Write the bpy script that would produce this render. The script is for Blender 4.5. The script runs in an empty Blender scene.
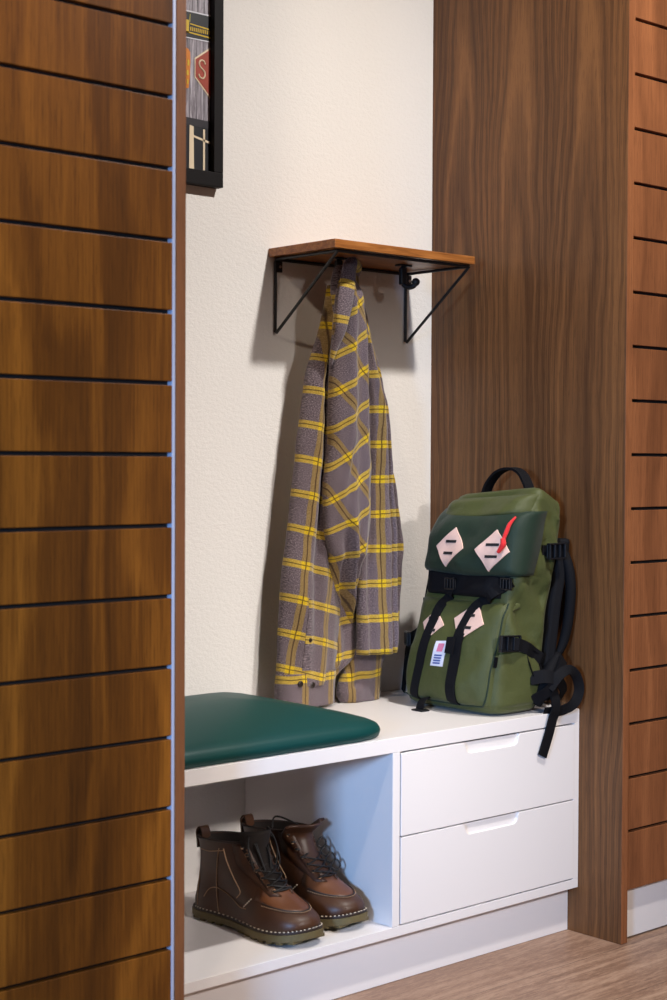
import bpy, bmesh, math, random
from mathutils import Vector, Matrix, noise
from mathutils.bvhtree import BVHTree
PI = math.pi
sc = bpy.context.scene
col = sc.collection
R = math.radians

# ---------------------------------------------------------------- camera, light, exposure
cam_d = bpy.data.cameras.new('camera'); cam = bpy.data.objects.new('camera', cam_d); col.objects.link(cam)
cam_d.sensor_fit = 'HORIZONTAL'; cam_d.sensor_width = 36.0; cam_d.lens = 85.03; cam_d.clip_start = 0.05
yaw, pit, rol = R(-41.6988), R(-1.4191), R(0.2577)
F = Vector((-math.sin(yaw)*math.cos(pit), math.cos(yaw)*math.cos(pit), math.sin(pit)))
Rt = Vector((math.cos(yaw), math.sin(yaw), 0)); U = Rt.cross(F)
c_, s_ = math.cos(rol), math.sin(rol)
Rr = Rt*c_ + U*s_; Ur = -Rt*s_ + U*c_
M = Matrix.Identity(4)
for i in range(3):
    M[i][0] = Rr[i]; M[i][1] = Ur[i]; M[i][2] = -F[i]
M.translation = Vector((-2.4537, -2.4353, 0.9425))
cam.matrix_world = M
sc.camera = cam
cam_d.dof.use_dof = True; cam_d.dof.focus_distance = 3.15; cam_d.dof.aperture_fstop = 9.0

sc.view_settings.view_transform = 'Standard'
sc.view_settings.look = 'None'
sc.view_settings.gamma = 1.0
sc.view_settings.use_curve_mapping = False
sc.view_settings.exposure = 0.0

def s2l(c):
    return tuple((x/12.92 if x <= 0.04045 else ((x+0.055)/1.055)**2.4) for x in c)
def rgb(r, g, b): return s2l((r/255, g/255, b/255)) + (1.0,)

world = bpy.data.worlds.new('world'); sc.world = world; world.use_nodes = True
bg = world.node_tree.nodes['Background']; bg.inputs[0].default_value = rgb(236, 214, 200); bg.inputs[1].default_value = 0.10

def area(name, loc, target, size, power, color, shape='DISK', size_y=None, spread=PI):
    d = bpy.data.lights.new(name, 'AREA'); d.shape = shape; d.size = size
    if size_y: d.size_y = size_y
    d.energy = power; d.color = color; d.spread = spread
    o = bpy.data.objects.new(name, d); col.objects.link(o); o.location = loc
    o.rotation_euler = (Vector(target)-Vector(loc)).to_track_quat('-Z', 'Y').to_euler()
    return o
area('ceiling_downlight', (-0.22, -1.24, 2.48), (-0.4, -0.1, 0.25), 0.10, 16.0, (1.0, 0.965, 0.92), spread=R(112))
area('ceiling_downlight', (-1.95, -1.25, 2.48), (-1.65, -0.5, 1.75), 0.14, 9, (1.0, 0.84, 0.66), spread=R(110))
area('room_light', (-0.62, -3.3, 1.80), (-0.45, -.2, 0.30), 0.20, 3.2, (1.0, 0.93, 0.88), spread=R(38))
area('window_daylight', (-4.2, -2.15, 1.15), (-0.5, -0.25, 0.4), 0.50, 16, (0.30, 0.56, 1.0), 'RECTANGLE', 0.5, R(60))

# ---------------------------------------------------------------- node helpers
class NT:
    def __init__(s, name):
        s.m = bpy.data.materials.new(name); s.m.use_nodes = True
        s.t = s.m.node_tree; s.b = s.t.nodes['Principled BSDF']; s.out = s.t.nodes['Material Output']
    def n(s, typ, **kw):
        o = s.t.nodes.new(typ)
        for k, v in kw.items(): setattr(o, k, v)
        return o
    def put(s, sock, v):
        if hasattr(v, 'is_output') or isinstance(v, bpy.types.NodeSocket): s.t.links.new(v, sock)
        else: sock.default_value = v
    def math(s, op, a, b=0.0, c=0.0, clamp=False):
        o = s.n('ShaderNodeMath', operation=op, use_clamp=clamp)
        s.put(o.inputs[0], a); s.put(o.inputs[1], b)
        if len(o.inputs) > 2: s.put(o.inputs[2], c)
        return o.outputs[0]
    def mix(s, f, a, b, blend='MIX'):
        o = s.n('ShaderNodeMix', data_type='RGBA', blend_type=blend)
        s.put(o.inputs[0], f); s.put(o.inputs[6], a); s.put(o.inputs[7], b); return o.outputs[2]
    def coord(s, which='Object'): return s.n('ShaderNodeTexCoord').outputs[which]
    def mapping(s, v, scale=(1, 1, 1), loc=(0, 0, 0), rot=(0, 0, 0)):
        o = s.n('ShaderNodeMapping'); s.put(o.inputs[0], v)
        o.inputs['Scale'].default_value = scale; o.inputs['Location'].default_value = loc; o.inputs['Rotation'].default_value = rot
        return o.outputs[0]
    def noise(s, v, scale, detail=4, rough=.55, dist=0.0, out='Fac'):
        o = s.n('ShaderNodeTexNoise'); s.put(o.inputs['Vector'], v)
        o.inputs['Scale'].default_value = scale; o.inputs['Detail'].default_value = detail
        o.inputs['Roughness'].default_value = rough; o.inputs['Distortion'].default_value = dist
        return o.outputs[out]
    def ramp(s, f, stops):
        o = s.n('ShaderNodeValToRGB'); s.put(o.inputs[0], f); cr = o.color_ramp
        while len(cr.elements) < len(stops): cr.elements.new(0.5)
        for e, (p, c) in zip(cr.elements, stops): e.position = p; e.color = c
        return o.outputs[0]
    def sep(s, v):
        o = s.n('ShaderNodeSeparateXYZ'); s.put(o.inputs[0], v); return o.outputs
    def comb(s, x, y, z):
        o = s.n('ShaderNodeCombineXYZ'); s.put(o.inputs[0], x); s.put(o.inputs[1], y); s.put(o.inputs[2], z); return o.outputs[0]
    def bump(s, h, strength=.3, dist=.001):
        o = s.n('ShaderNodeBump'); s.put(o.inputs['Height'], h)
        o.inputs['Strength'].default_value = strength; o.inputs['Distance'].default_value = dist
        s.t.links.new(o.outputs[0], s.b.inputs['Normal'])
    def set(s, **kw):
        names = dict(color='Base Color', rough='Roughness', metal='Metallic', spec='Specular IOR Level', coat='Coat Weight', coatr='Coat Roughness', sheen='Sheen Weight')
        for k, v in kw.items(): s.put(s.b.inputs[names[k]], v)
        return s

MAT = {}
def plain(name, c, rough=.5, metal=0, spec=.5, coat=0, sheen=0, nscale=0, nstr=.2, ndist=.0005, var=0.0):
    k = NT(name); k.set(rough=rough, metal=metal, spec=spec, coat=coat, sheen=sheen)
    co = k.coord()
    f = k.noise(co, nscale or 30, 3)
    if var: k.set(color=k.mix(f, tuple(x*(1-var) for x in c[:3])+(1,), tuple(min(1, x*(1+var)) for x in c[:3])+(1,)))
    else: k.set(color=c)
    if nscale: k.bump(f, nstr, ndist)
    MAT[name] = k.m; return k.m

def walnut(name, axis, dark, mid, light, rough=.34, cath=None, seed=0.0, spec=.5, contrast=1.0):
    """vertical-grain walnut veneer; axis = the horizontal coordinate across the grain"""
    k = NT(name); x, y, z = k.sep(k.coord()); u = x if axis == 'X' else y
    u = k.math('ADD', u, seed)
    wob = k.noise(k.comb(k.math('MULTIPLY', u, 2.2), k.math('MULTIPLY', z, 0.9), seed), 1.6, 3, .5)
    wob2 = k.noise(k.comb(k.math('MULTIPLY', u, 11.), k.math('MULTIPLY', z, .55), seed+3), 1.0, 4, .55)
    if cath:
        period, z0, zs, amp, wid = cath
        c = k.math('PINGPONG', k.math('ADD', u, k.math('MULTIPLY', k.math('SUBTRACT', wob, .5), .10)), period/2)
        q = k.math('POWER', k.math('DIVIDE', c, wid), 2.0)
        zz = k.math('SMOOTH_MAX', k.math('SUBTRACT', z, z0), 0.0, 0.35)
        rise = k.math('MULTIPLY', zz, zs)
        f = k.math('ADD', k.math('ADD', q, rise), k.math('MULTIPLY', wob2, amp))
        heart = k.math('MULTIPLY', k.math('SUBTRACT', 1.0, k.math('MULTIPLY', q, .55), 0, True), k.math('MULTIPLY', k.math('SUBTRACT', z, z0-.1), 2.2, 0, True))
    else:
        f = k.math('ADD', k.math('MULTIPLY', u, 16.0), k.math('MULTIPLY', wob2, 3.2))
        f = k.math('ADD', f, k.math('MULTIPLY', wob, 5.0))
    w = k.math('SINE', k.math('MULTIPLY', f, 3.4))
    w2 = k.math('SINE', k.math('MULTIPLY', f, 9.1))
    broad = k.noise(k.comb(k.math('MULTIPLY', u, 9.), k.math('MULTIPLY', z, .35), seed+7), 1.0, 3, .5)
    fine = k.noise(k.comb(k.math('MULTIPLY', u, 260.), k.math('MULTIPLY', z, 5.), seed+1), 1.0, 3, .6)
    pore = k.noise(k.comb(k.math('MULTIPLY', u, 700.), k.math('MULTIPLY', z, 22.), seed+2), 1.0, 2, .5)
    t = k.math('ADD', k.math('MULTIPLY', w, (.10 if cath else .13)*contrast), k.math('MULTIPLY', w2, .05*contrast))
    if cath: t = k.math('ADD', t, k.math('MULTIPLY', w, k.math('MULTIPLY', heart, .10)))
    t = k.math('ADD', t, k.math('MULTIPLY', k.math('SUBTRACT', broad, .5), 1.1*contrast))
    t = k.math('ADD', t, k.math('MULTIPLY', k.math('SUBTRACT', fine, .5), .55*contrast))
    t = k.math('ADD', t, .5, 0, True)
    if cath: t = k.math('ADD', t, k.math('MULTIPLY', heart, .22), 0, True)
    cr = k.ramp(t, [(0.08, dark), (0.5, mid), (0.92, light)])
    pf = k.math('MULTIPLY', k.math('GREATER_THAN', pore, .60), .28)
    cr = k.mix(pf, cr, tuple(v*.45 for v in dark[:3])+(1,))
    k.set(color=cr, rough=rough, spec=spec)
    k.bump(k.math('ADD', fine, pore), .12, .0004)
    MAT[name] = k.m; return k.m

walnut('walnut_side', 'Y', rgb(60, 34, 18), rgb(100, 64, 36), rgb(140, 92, 52), .45, cath=(.165, 1.30, 3.6, .9, .034), seed=.09, contrast=1.0, spec=.3)
walnut('walnut_door', 'X', rgb(62, 32, 6), rgb(102, 57, 13), rgb(146, 88, 26), .46, seed=1.7, contrast=1.05, spec=.22)
walnut('walnut_door_right', 'X', rgb(92, 54, 32), rgb(134, 82, 50), rgb(166, 106, 66), .46, seed=4.2, contrast=.8, spec=.25)
walnut('walnut_edge', 'X', rgb(96, 58, 34), rgb(124, 76, 44), rgb(146, 92, 54), .42, seed=2.4, contrast=.5)
# shelf: grain along X
k = NT('oiled_wood'); x, y, z = k.sep(k.coord())
f1 = k.noise(k.comb(k.math('MULTIPLY', x, 9.), k.math('MULTIPLY', y, 90.), k.math('MULTIPLY', z, 160.)), 1.0, 4, .6, .4)
k.set(color=k.ramp(f1, [(.25, rgb(92, 50, 20)), (.5, rgb(146, 88, 38)), (.75, rgb(182, 120, 62))]), rough=.38); k.bump(f1, .15, .0005); MAT['oiled_wood'] = k.m

# painted plaster wall
k = NT('plaster'); co = k.coord()
n1 = k.noise(k.mapping(co, (1, 1, 1.5)), 95, 4, .55); n2 = k.noise(k.mapping(co, (1, 1, 1.3)), 260, 3, .6)
k.set(color=k.mix(k.noise(co, 3, 2), rgb(226, 221, 216), rgb(232, 227, 222)), rough=.75, spec=.25)
k.bump(k.math('ADD', n1, k.math('MULTIPLY', n2, .5)), .55, .0022); MAT['plaster'] = k.m
plain('ceiling_paint', rgb(232, 228, 222), .9, nscale=60)
# white lacquer
k = NT('white_lacquer'); k.set(color=rgb(226, 221, 220), rough=.32, spec=.45); k.bump(k.noise(k.coord(), 14, 2), .02, .001); MAT['white_lacquer'] = k.m
plain('white_edge', rgb(228, 223, 222), .4)
plain('drawer_gap', rgb(30, 28, 28), .8)
# floor: planks along X
k = NT('floor_planks'); x, y, z = k.sep(k.coord())
row = k.math('FLOOR', k.math('DIVIDE', y, .18)); off = k.math('MULTIPLY', k.math('FRACT', k.math('MULTIPLY', row, .377)), 1.2)
cell = k.math('FLOOR', k.math('DIVIDE', k.math('ADD', x, off), 1.2))
rnd = k.n('ShaderNodeTexWhiteNoise', noise_dimensions='2D'); k.put(rnd.inputs['Vector'], k.comb(row, cell, 0.0)); rv = rnd.outputs['Value']
g1 = k.noise(k.comb(k.math('ADD', k.math('MULTIPLY', x, 2.2), k.math('MULTIPLY', rv, 30.)), k.math('MULTIPLY', y, 34.), rv), 1.0, 6, .7, .8)
g2 = k.noise(k.comb(k.math('MULTIPLY', x, 40.), k.math('MULTIPLY', y, 300.), rv), 1.0, 4, .75)
t = k.math('ADD', k.math('MULTIPLY', g1, .55), k.math('MULTIPLY', g2, .45))
c = k.ramp(t, [(.30, rgb(96, 71, 56)), (.46, rgb(136, 106, 86)), (.56, rgb(170, 139, 116)), (.74, rgb(194, 166, 143))])
c = k.mix(k.math('MULTIPLY', rv, .25), c, rgb(128, 98, 82))
seam = k.math('LESS_THAN', k.math('FRACT', k.math('DIVIDE', y, .18)), .010)
c = k.mix(k.math('MULTIPLY', seam, .6), c, rgb(60, 44, 36)); k.set(color=c, rough=.45, spec=.4); k.bump(t, .25, .0008); MAT['floor_planks'] = k.m

plain('black_metal', rgb(20, 20, 22), .45, spec=.5, nscale=200, nstr=.05)
plain('screw_steel', rgb(200, 200, 205), .3, metal=1)
plain('brushed_aluminium', rgb(190, 196, 218), .5, metal=.35)
plain('black_frame', rgb(16, 12, 13), .6, spec=.2, nscale=80, nstr=.05)
plain('groove_black', rgb(26, 18, 14), .8)
plain('teal_leather', rgb(0, 58, 56), .46, spec=.32, nscale=420, nstr=.25, ndist=.0004, var=.10)
plain('cushion_board', rgb(18, 30, 32), .7)

def fabric(name, c1, c2, scale=900, rough=.8, sheen=.2, bs=.4, big=.0, spec=.25):
    k = NT(name); co = k.coord()
    a = k.noise(co, scale, 2, .6); b = k.noise(co, 7, 3, .5)
    c = k.mix(a, c1, c2); k.set(color=c, rough=rough, sheen=sheen, spec=spec)
    k.bump(k.math('ADD', a, k.math('MULTIPLY', k.noise(co, 24, 3), big)), bs, .0012); MAT[name] = k.m; return k.m
fabric('green_nylon', rgb(50, 56, 24), rgb(80, 84, 40), 700, .52, .05, .6, 4.0, .35)
fabric('dark_green_nylon', rgb(16, 34, 24), rgb(30, 50, 36), 700, .55, .05, .6, 3.0, .28)
fabric('black_webbing', rgb(6, 6, 9), rgb(15, 15, 20), 1200, .75, 0, spec=.15)
fabric('red_cord', rgb(196, 24, 28), rgb(232, 44, 48), 1500, .6)
plain('black_plastic', rgb(14, 15, 20), .35)
plain('blush_leather', rgb(222, 184, 168), .6, nscale=300, nstr=.2, var=.05)
plain('slot_black', rgb(18, 14, 14), .8)
plain('label_white', rgb(224, 222, 232), .7)
plain('label_pink', rgb(214, 120, 150), .7)
plain('label_blue', rgb(70, 84, 150), .7)
# boots
k = NT('brown_leather'); co = k.coord()
a = k.noise(co, 12, 3, .5); b = k.noise(co, 380, 3, .6)
k.set(color=k.mix(a, rgb(44, 26, 15), rgb(80, 48, 28)), rough=.44, spec=.38); k.bump(b, .25, .0006); MAT['brown_leather'] = k.m
k = NT('toe_leather'); co = k.coord(); a = k.noise(co, 14, 3, .5)
k.set(color=k.mix(a, rgb(70, 38, 20), rgb(108, 64, 34)), rough=.38, spec=.45); k.bump(k.noise(co, 380, 3, .6), .2, .0005); MAT['toe_leather'] = k.m
plain('boot_lining', rgb(26, 18, 14), .9)
plain('sole_rubber', rgb(92, 80, 48), .7, nscale=160, nstr=.3, var=.12)
plain('welt', rgb(40, 26, 20), .6)
plain('stitch', rgb(200, 186, 166), .7)
plain('stitch_brown', rgb(160, 128, 98), .7)
plain('boot_lace', rgb(16, 12, 12), .6)
plain('eyelet', rgb(120, 92, 70), .3, metal=.9)
# flannel plaid, drawn from the cloth's own UVs (metres)
k = NT('flannel_plaid'); uv = k.n('ShaderNodeUVMap').outputs[0]; ux, uy, _ = k.sep(uv)
wv = k.noise(k.mapping(uv, (1, 1, 1)), 560, 3, .85); wob = k.math('MULTIPLY', k.math('SUBTRACT', k.noise(uv, 22, 2), .5), .004)
def band(cx, per, w):
    fr = k.math('SUBTRACT', k.math('FRACT', k.math('DIVIDE', k.math('ADD', cx, wob), per)), .5)
    d = k.math('MULTIPLY', k.math('ABSOLUTE', fr), per)
    e = k.math('DIVIDE', k.math('SUBTRACT', w, d), .0012)
    return k.math('ADD', e, .5, 0, True), d
hb, hd = band(uy, .0705, .0078); vb, vd = band(ux, .0705, .0080)
hl, _ = band(uy, .0705, .0011); vl, _ = band(ux, .0705, .0011)
base = k.ramp(wv, [(.36, rgb(46, 38, 44)), (.5, rgb(92, 80, 86)), (.64, rgb(146, 132, 138))])
olive = k.ramp(wv, [(.35, rgb(104, 80, 34)), (.62, rgb(160, 132, 62))])
yel = k.ramp(wv, [(.34, rgb(160, 130, 14)), (.64, rgb(226, 192, 36))])
c = k.mix(k.math('MULTIPLY', vb, .72), base, olive)
c = k.mix(k.math('MULTIPLY', hb, k.math('ADD', .66, k.math('MULTIPLY', vb, .32))), c, yel)
c = k.mix(k.math('MULTIPLY', k.math('MAXIMUM', hl, vl), .82), c, rgb(46, 24, 18))
k.set(color=c, rough=.92, sheen=.3, spec=.15); k.bump(wv, .18, .0008); MAT['flannel_plaid'] = k.m
plain('shirt_button', rgb(30, 18, 14), .3)
plain('shirt_inside', rgb(74, 66, 66), .9, nscale=500, nstr=.3, var=.2)
# picture
k = NT('weathered_boards'); x, y, z = k.sep(k.coord())
g = k.noise(k.comb(k.math('MULTIPLY', x, 190.), k.math('MULTIPLY', z, 14.), 0.0), 1.0, 5, .7, .5)
bd = k.math('LESS_THAN', k.math('FRACT', k.math('DIVIDE', x, .0165)), .10)
k.set(color=k.mix(k.math('MULTIPLY', bd, .75), k.ramp(g, [(.3, rgb(74, 68, 74)), (.5, rgb(140, 132, 140)), (.7, rgb(204, 198, 206))]), rgb(48, 42, 48)), rough=.4); MAT['weathered_boards'] = k.m
for nm, cc in dict(print_black=(26, 26, 32), print_white=(214, 212, 220), print_red=(156, 62, 44), print_cream=(226, 206, 176), print_yellow=(206, 170, 30), print_orange=(206, 120, 24), print_olive=(150, 140, 60), print_dark=(44, 40, 46)).items():
    plain(nm, rgb(*cc), .4)

# ---------------------------------------------------------------- mesh helpers
def link_mesh(name, bm, mat, parent=None, bevel=0, seg=2, smooth=False, subs=0, wn=False):
    me = bpy.data.meshes.new(name)
    bmesh.ops.recalc_face_normals(bm, faces=bm.faces)
    bm.to_mesh(me); bm.free()
    if isinstance(mat, str): mat = [mat]
    for m in mat: me.materials.append(MAT[m])
    for p in me.polygons: p.use_smooth = smooth
    o = bpy.data.objects.new(name, me); col.objects.link(o)
    if parent:
        o.parent = parent
        w = Matrix.Identity(4); q = parent
        while q:
            w = Matrix.Translation(q.location) @ w if not q.get('_rot') else w
            q = q.parent
        o.location = -w.translation
    if bevel:
        b = o.modifiers.new('bevel', 'BEVEL'); b.width = bevel; b.segments = seg; b.limit_method = 'ANGLE'; b.angle_limit = R(40)
    if subs:
        b = o.modifiers.new('subdivision', 'SUBSURF'); b.levels = subs; b.render_levels = subs
    return o
def struct(name, bm, mat, **kw):
    o = link_mesh(name, bm, mat, **kw); o['kind'] = 'structure'; return o
def thing(name, loc, label, cat, group=None):
    o = bpy.data.objects.new(name, None); col.objects.link(o); o.location = loc; o.empty_display_size = .05
    o['label'] = label; o['category'] = cat
    if group: o['group'] = group
    return o
def BX(*boxes):
    bm = bmesh.new()
    for (a, b) in boxes: add_box(bm, a, b)
    return bm
def add_box(bm, a, b):
    vs = [bm.verts.new((x, y, z)) for x in (a[0], b[0]) for y in (a[1], b[1]) for z in (a[2], b[2])]
    for f in ((0, 1, 3, 2), (4, 6, 7, 5), (0, 4, 5, 1), (2, 3, 7, 6), (0, 2, 6, 4), (1, 5, 7, 3)):
        bm.faces.new([vs[i] for i in f])
def catmull(pts, n):
    pts = [Vector(p) for p in pts]; out = []
    P = [2*pts[0]-pts[1]] + pts + [2*pts[-1]-pts[-2]]
    for i in range(1, len(P)-2):
        for j in range(n):
            t = j/n
            out.append(0.5*((2*P[i])+(P[i+1]-P[i-1])*t+(2*P[i-1]-5*P[i]+4*P[i+1]-P[i+2])*t*t+(3*P[i]-P[i-1]-3*P[i+1]+P[i+2])*t**3))
    out.append(P[-2].copy()); return out
def add_tube(bm, pts, r, n=8, closed=False, smooth_n=0):
    n0 = len(pts); pts = catmull(pts, smooth_n) if smooth_n else [Vector(p) for p in pts]
    if smooth_n and isinstance(r, (list, tuple)):
        r = [r[min(n0-1, i//smooth_n)]+(r[min(n0-1, i//smooth_n+1)]-r[min(n0-1, i//smooth_n)])*((i % smooth_n)/smooth_n) for i in range(len(pts))]
    rings = []; N = len(pts); up = None
    for i, p in enumerate(pts):
        if closed: t = (pts[(i+1) % N]-pts[i-1])
        else: t = pts[min(i+1, N-1)]-pts[max(i-1, 0)]
        if t.length < 1e-9: t = Vector((0, 0, 1))
        t.normalize()
        if up is None: up = Vector((0, 0, 1)) if abs(t.z) < .9 else Vector((1, 0, 0))
        a = t.cross(up)
        if a.length < 1e-4: a = t.orthogonal()
        a.normalize(); b = a.cross(t).normalized(); up = b
        rr = r[i] if isinstance(r, (list, tuple)) else r
        rings.append([bm.verts.new(p + (a*math.cos(2*PI*j/n) + b*math.sin(2*PI*j/n))*rr) for j in range(n)])
    m = N if closed else N-1
    for i in range(m):
        A, B = rings[i], rings[(i+1) % N]
        for j in range(n): bm.faces.new((A[j], A[(j+1) % n], B[(j+1) % n], B[j]))
    if not closed:
        bm.faces.new(rings[0]); bm.faces.new(rings[-1])
def TB(*a, **k):
    bm = bmesh.new(); add_tube(bm, *a, **k); return bm
def add_ribbon(bm, pts, normals, w, th):
    """flat strap of width w and thickness th; normals point out of its face"""
    N = len(pts); rings = []
    for i in range(N):
        p = Vector(pts[i]); t = Vector(pts[min(i+1, N-1)])-Vector(pts[max(i-1, 0)]); t.normalize()
        nn = Vector(normals[i] if isinstance(normals, list) else normals); sd = t.cross(nn).normalized(); nn = sd.cross(t).normalized()
        ww = w[i] if isinstance(w, list) else w
        rings.append([bm.verts.new(p+sd*ww/2*a+nn*th/2*b) for a, b in ((-1, -1), (1, -1), (1, 1), (-1, 1))])
    for A, B in zip(rings, rings[1:]):
        for j in range(4): bm.faces.new((A[j], A[(j+1) % 4], B[(j+1) % 4], B[j]))
    bm.faces.new(rings[0]); bm.faces.new(rings[-1])
def add_prism(bm, poly, a, b, f):
    """poly (2D) extruded between offsets a and b; f(p2, off) -> xyz"""
    A = [bm.verts.new(f(p, a)) for p in poly]; B = [bm.verts.new(f(p, b)) for p in poly]; n = len(poly)
    bm.faces.new(A); bm.faces.new(B[::-1])
    for i in range(n): bm.faces.new((A[i], B[i], B[(i+1) % n], A[(i+1) % n]))
def loft(bm, rings, cap0=True, cap1=True, closed=True):
    V = [[bm.verts.new(p) for p in r] for r in rings]; n = len(V[0])
    for A, B in zip(V, V[1:]):
        for j in range(n if closed else n-1): bm.faces.new((A[j], A[(j+1) % n], B[(j+1) % n], B[j]))
    if cap0: bm.faces.new(V[0][::-1])
    if cap1: bm.faces.new(V[-1])
    return V
def lerp_table(tab, z):
    if z <= tab[0][0]: return tab[0][1:]
    for a, b in zip(tab, tab[1:]):
        if z <= b[0]:
            t = (z-a[0])/(b[0]-a[0]); return tuple(x+(y-x)*t for x, y in zip(a[1:], b[1:]))
    return tab[-1][1:]
def smooth_table(tab, n=6):
    return [tuple(v) for v in _cm(tab, n)]
def _cm(tab, n):
    P = [tuple(2*a-b for a, b in zip(tab[0], tab[1]))] + [tuple(t) for t in tab] + [tuple(2*a-b for a, b in zip(tab[-1], tab[-2]))]
    out = []
    for i in range(1, len(P)-2):
        for j in range(n):
            t = j/n
            out.append(tuple(0.5*(2*b+(c-a)*t+(2*a-5*b+4*c-d)*t*t+(3*b-a-3*c+d)*t**3) for a, b, c, d in zip(P[i-1], P[i], P[i+1], P[i+2])))
    out.append(tuple(tab[-1])); return out

# ---------------------------------------------------------------- the room
struct('floor', BX(((-4.5, -4.6, -.05), (2.4, .0, 0))), 'floor_planks')
struct('wall_back', BX(((-4.5, 0, -.05), (2.4, .12, 2.55))), 'plaster')
struct('ceiling', BX(((-4.5, -4.6, 2.5), (2.4, 0, 2.6))), 'ceiling_paint')

# ---------------------------------------------------------------- wardrobes
DP = -.5302; G = .1054
def wardrobe(x0, x1, side_x, zoff, right):
    lab = ('walnut wardrobe right of the bench, broad veneered side panel facing the niche' if right else
           'golden walnut wardrobe at the left edge, grooved door with a metal edge strip')
    t = thing('wardrobe', ((x0+x1)/2, -.26, 0), lab, 'wardrobe')
    if right:
        link_mesh('side_panel', BX(((0, DP, 0), (.0195, 0, 2.495))), 'walnut_side', t, bevel=.0008)
        link_mesh('edge_band', BX(((.0004, DP-.0007, .001), (.0191, DP, 2.494))), 'walnut_door_right', t)
        a, b = .0215, x1
    else:
        link_mesh('side_panel', BX(((-1.0702, DP, 0), (-1.0528, 0, 2.495))), 'walnut_edge', t, bevel=.0008)
        a, b = x0, -1.0768
    link_mesh('carcass', BX(((a+.001 if right else x0, -.505, .104), (b if right else -1.0712, -.002, 2.49))), 'groove_black', t)
    # door: boards with open grooves between them
    front = DP+.001
    bm = bmesh.new(); z = .1035; gz = []
    kk = 7
    zz = .957+zoff+G*10+G*4
    cuts = sorted([.957+zoff+G*i for i in range(-7, 15)])
    prev = z
    dm = 'walnut_door_right' if right else 'walnut_door'
    door = None
    for c in cuts+[2.492]:
        top = c-.0031 if c != 2.492 else c
        add_box(bm, (a, front, prev), (b, front+.012, top)); prev = c+.0031
    door = link_mesh('door', bm, dm, t, bevel=.0008)
    link_mesh('groove_backing', BX(((a+.0005, front+.0115, .104), (b-.0005, front+.022, 2.491))), 'groove_black', door)
    if not right:
        link_mesh('edge_strip', BX(((-1.0768, front-.0005, .1035), (-1.0712, front+.02, 2.492))), 'brushed_aluminium', door, bevel=.0012)
    link_mesh('kickboard', BX(((a if right else x0, -.515, .004), (b if right else -1.0712, -.50, .103))), 'white_lacquer', t)
    return t
wardrobe(0, .95, 0, 0, True)
wardrobe(-2.3, -1.0528, 0, -.006, False)

# ---------------------------------------------------------------- storage bench
DB = -.4231; DK = -.3967
bench = thing('storage_bench', (-.53, -.21, 0), 'long white storage bench between the wardrobes, open shoe cubby and two drawers', 'bench')
XL = -1.0515; XR = -.0008
link_mesh('bench_top', BX(((XL, DB, .4234), (XR, -.0015, .45))), 'white_lacquer', bench, bevel=.0008)
link_mesh('bottom_panel', BX(((XL, DB, .0919), (XR, -.0015, .110))), 'white_lacquer', bench, bevel=.0008)
link_mesh('divider', BX(((-.5165, DB, .1101), (-.4985, -.0015, .4233))), 'white_lacquer', bench, bevel=.0008)
link_mesh('side_panel', BX(((-.0165, DB, .1101), (XR, -.0015, .4233))), 'white_lacquer', bench, bevel=.0008)
link_mesh('side_panel', BX(((XL, DB, .1101), (XL+.017, -.0015, .4233))), 'white_lacquer', bench, bevel=.0008)
link_mesh('kickboard', BX(((XL, DK, .001), (XR, DK+.016, .0918))), 'white_lacquer', bench)
def drawer(z0, z1):
    x0, x1 = -.4962, -.0170
    # front outline with a routed finger notch in its upper edge
    nx0, nx1, dep, r = -.338, -.184, .021, .014
    xc = (x0+x1)/2; nx0 = xc-.077; nx1 = xc+.077
    poly = [(x0, z0), (x1, z0), (x1, z1), (nx1, z1)]
    for i in range(0, 9):
        a = i/8*PI/2; poly.append((nx1-.004-r+r*math.cos(a), z1-dep+r-r*math.sin(a)))
    for i in range(0, 9):
        a = i/8*PI/2; poly.append((nx0+.004+r-r*math.sin(a), z1-dep+r-r*math.cos(a)))
    poly += [(nx0, z1), (x0, z1)]
    bm = bmesh.new(); add_prism(bm, poly, DB-.001, DB+.009, lambda p, o: (p[0], o, p[1]))
    d = link_mesh('drawer', bm, 'white_lacquer', bench, bevel=.0009)
    link_mesh('drawer_box', BX(((x0+.003, DB+.0091, z0+.002), (x1-.003, -.03, z1-.006))), 'white_lacquer', d)
    link_mesh('finger_recess', BX(((nx0-.004, DB+.0042, z1-dep-.004), (nx1+.004, DB+.0092, z1-.001))), 'white_edge', d)
    return d
drawer(.2712, .4205); drawer(.1125, .2688)

# cushion: domed leather pad
cush = thing('seat_cushion', (-.79, -.21, .45), 'dark teal leather seat cushion with a domed top, lying on the white bench', 'cushion')
def cushion():
    bm = bmesh.new(); x0, x1, y0, y1 = -1.048, -.514, -.4200, -.012; cx, cy = (x0+x1)/2, (y0+y1)/2; hx, hy = (x1-x0)/2, (y1-y0)/2
    N = 72; rings = []
    def outline(k, grow=0):
        out = []
        for i in range(N):
            a = 2*PI*i/N; c, s = math.cos(a), math.sin(a); e = 2/9.
            out.append((cx+(hx*k+grow)*math.copysign(abs(c)**e, c), cy+(hy*k+grow)*math.copysign(abs(s)**e, s)))
        return out
    prof = [(0, 0, -.004), (.003, 0, -.001), (.009, 0, .001), (.014, 0, .0015), (.019, 0, .000), (.024, 0, -.003), (.027, 0, -.007)]
    for z, _, g in prof: rings.append([(x, y, .4508+z) for x, y in outline(1, g)])
    for kk in (.95, .9, .82, .72, .6, .46, .3, .15):
        h = .027+.047*(1-kk**1.9)
        rings.append([(x, y, .4508+h) for x, y in outline(kk, -.003)])
    loft(bm, rings); return bm
link_mesh('cover', cushion(), 'teal_leather', cush, smooth=True)

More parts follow.
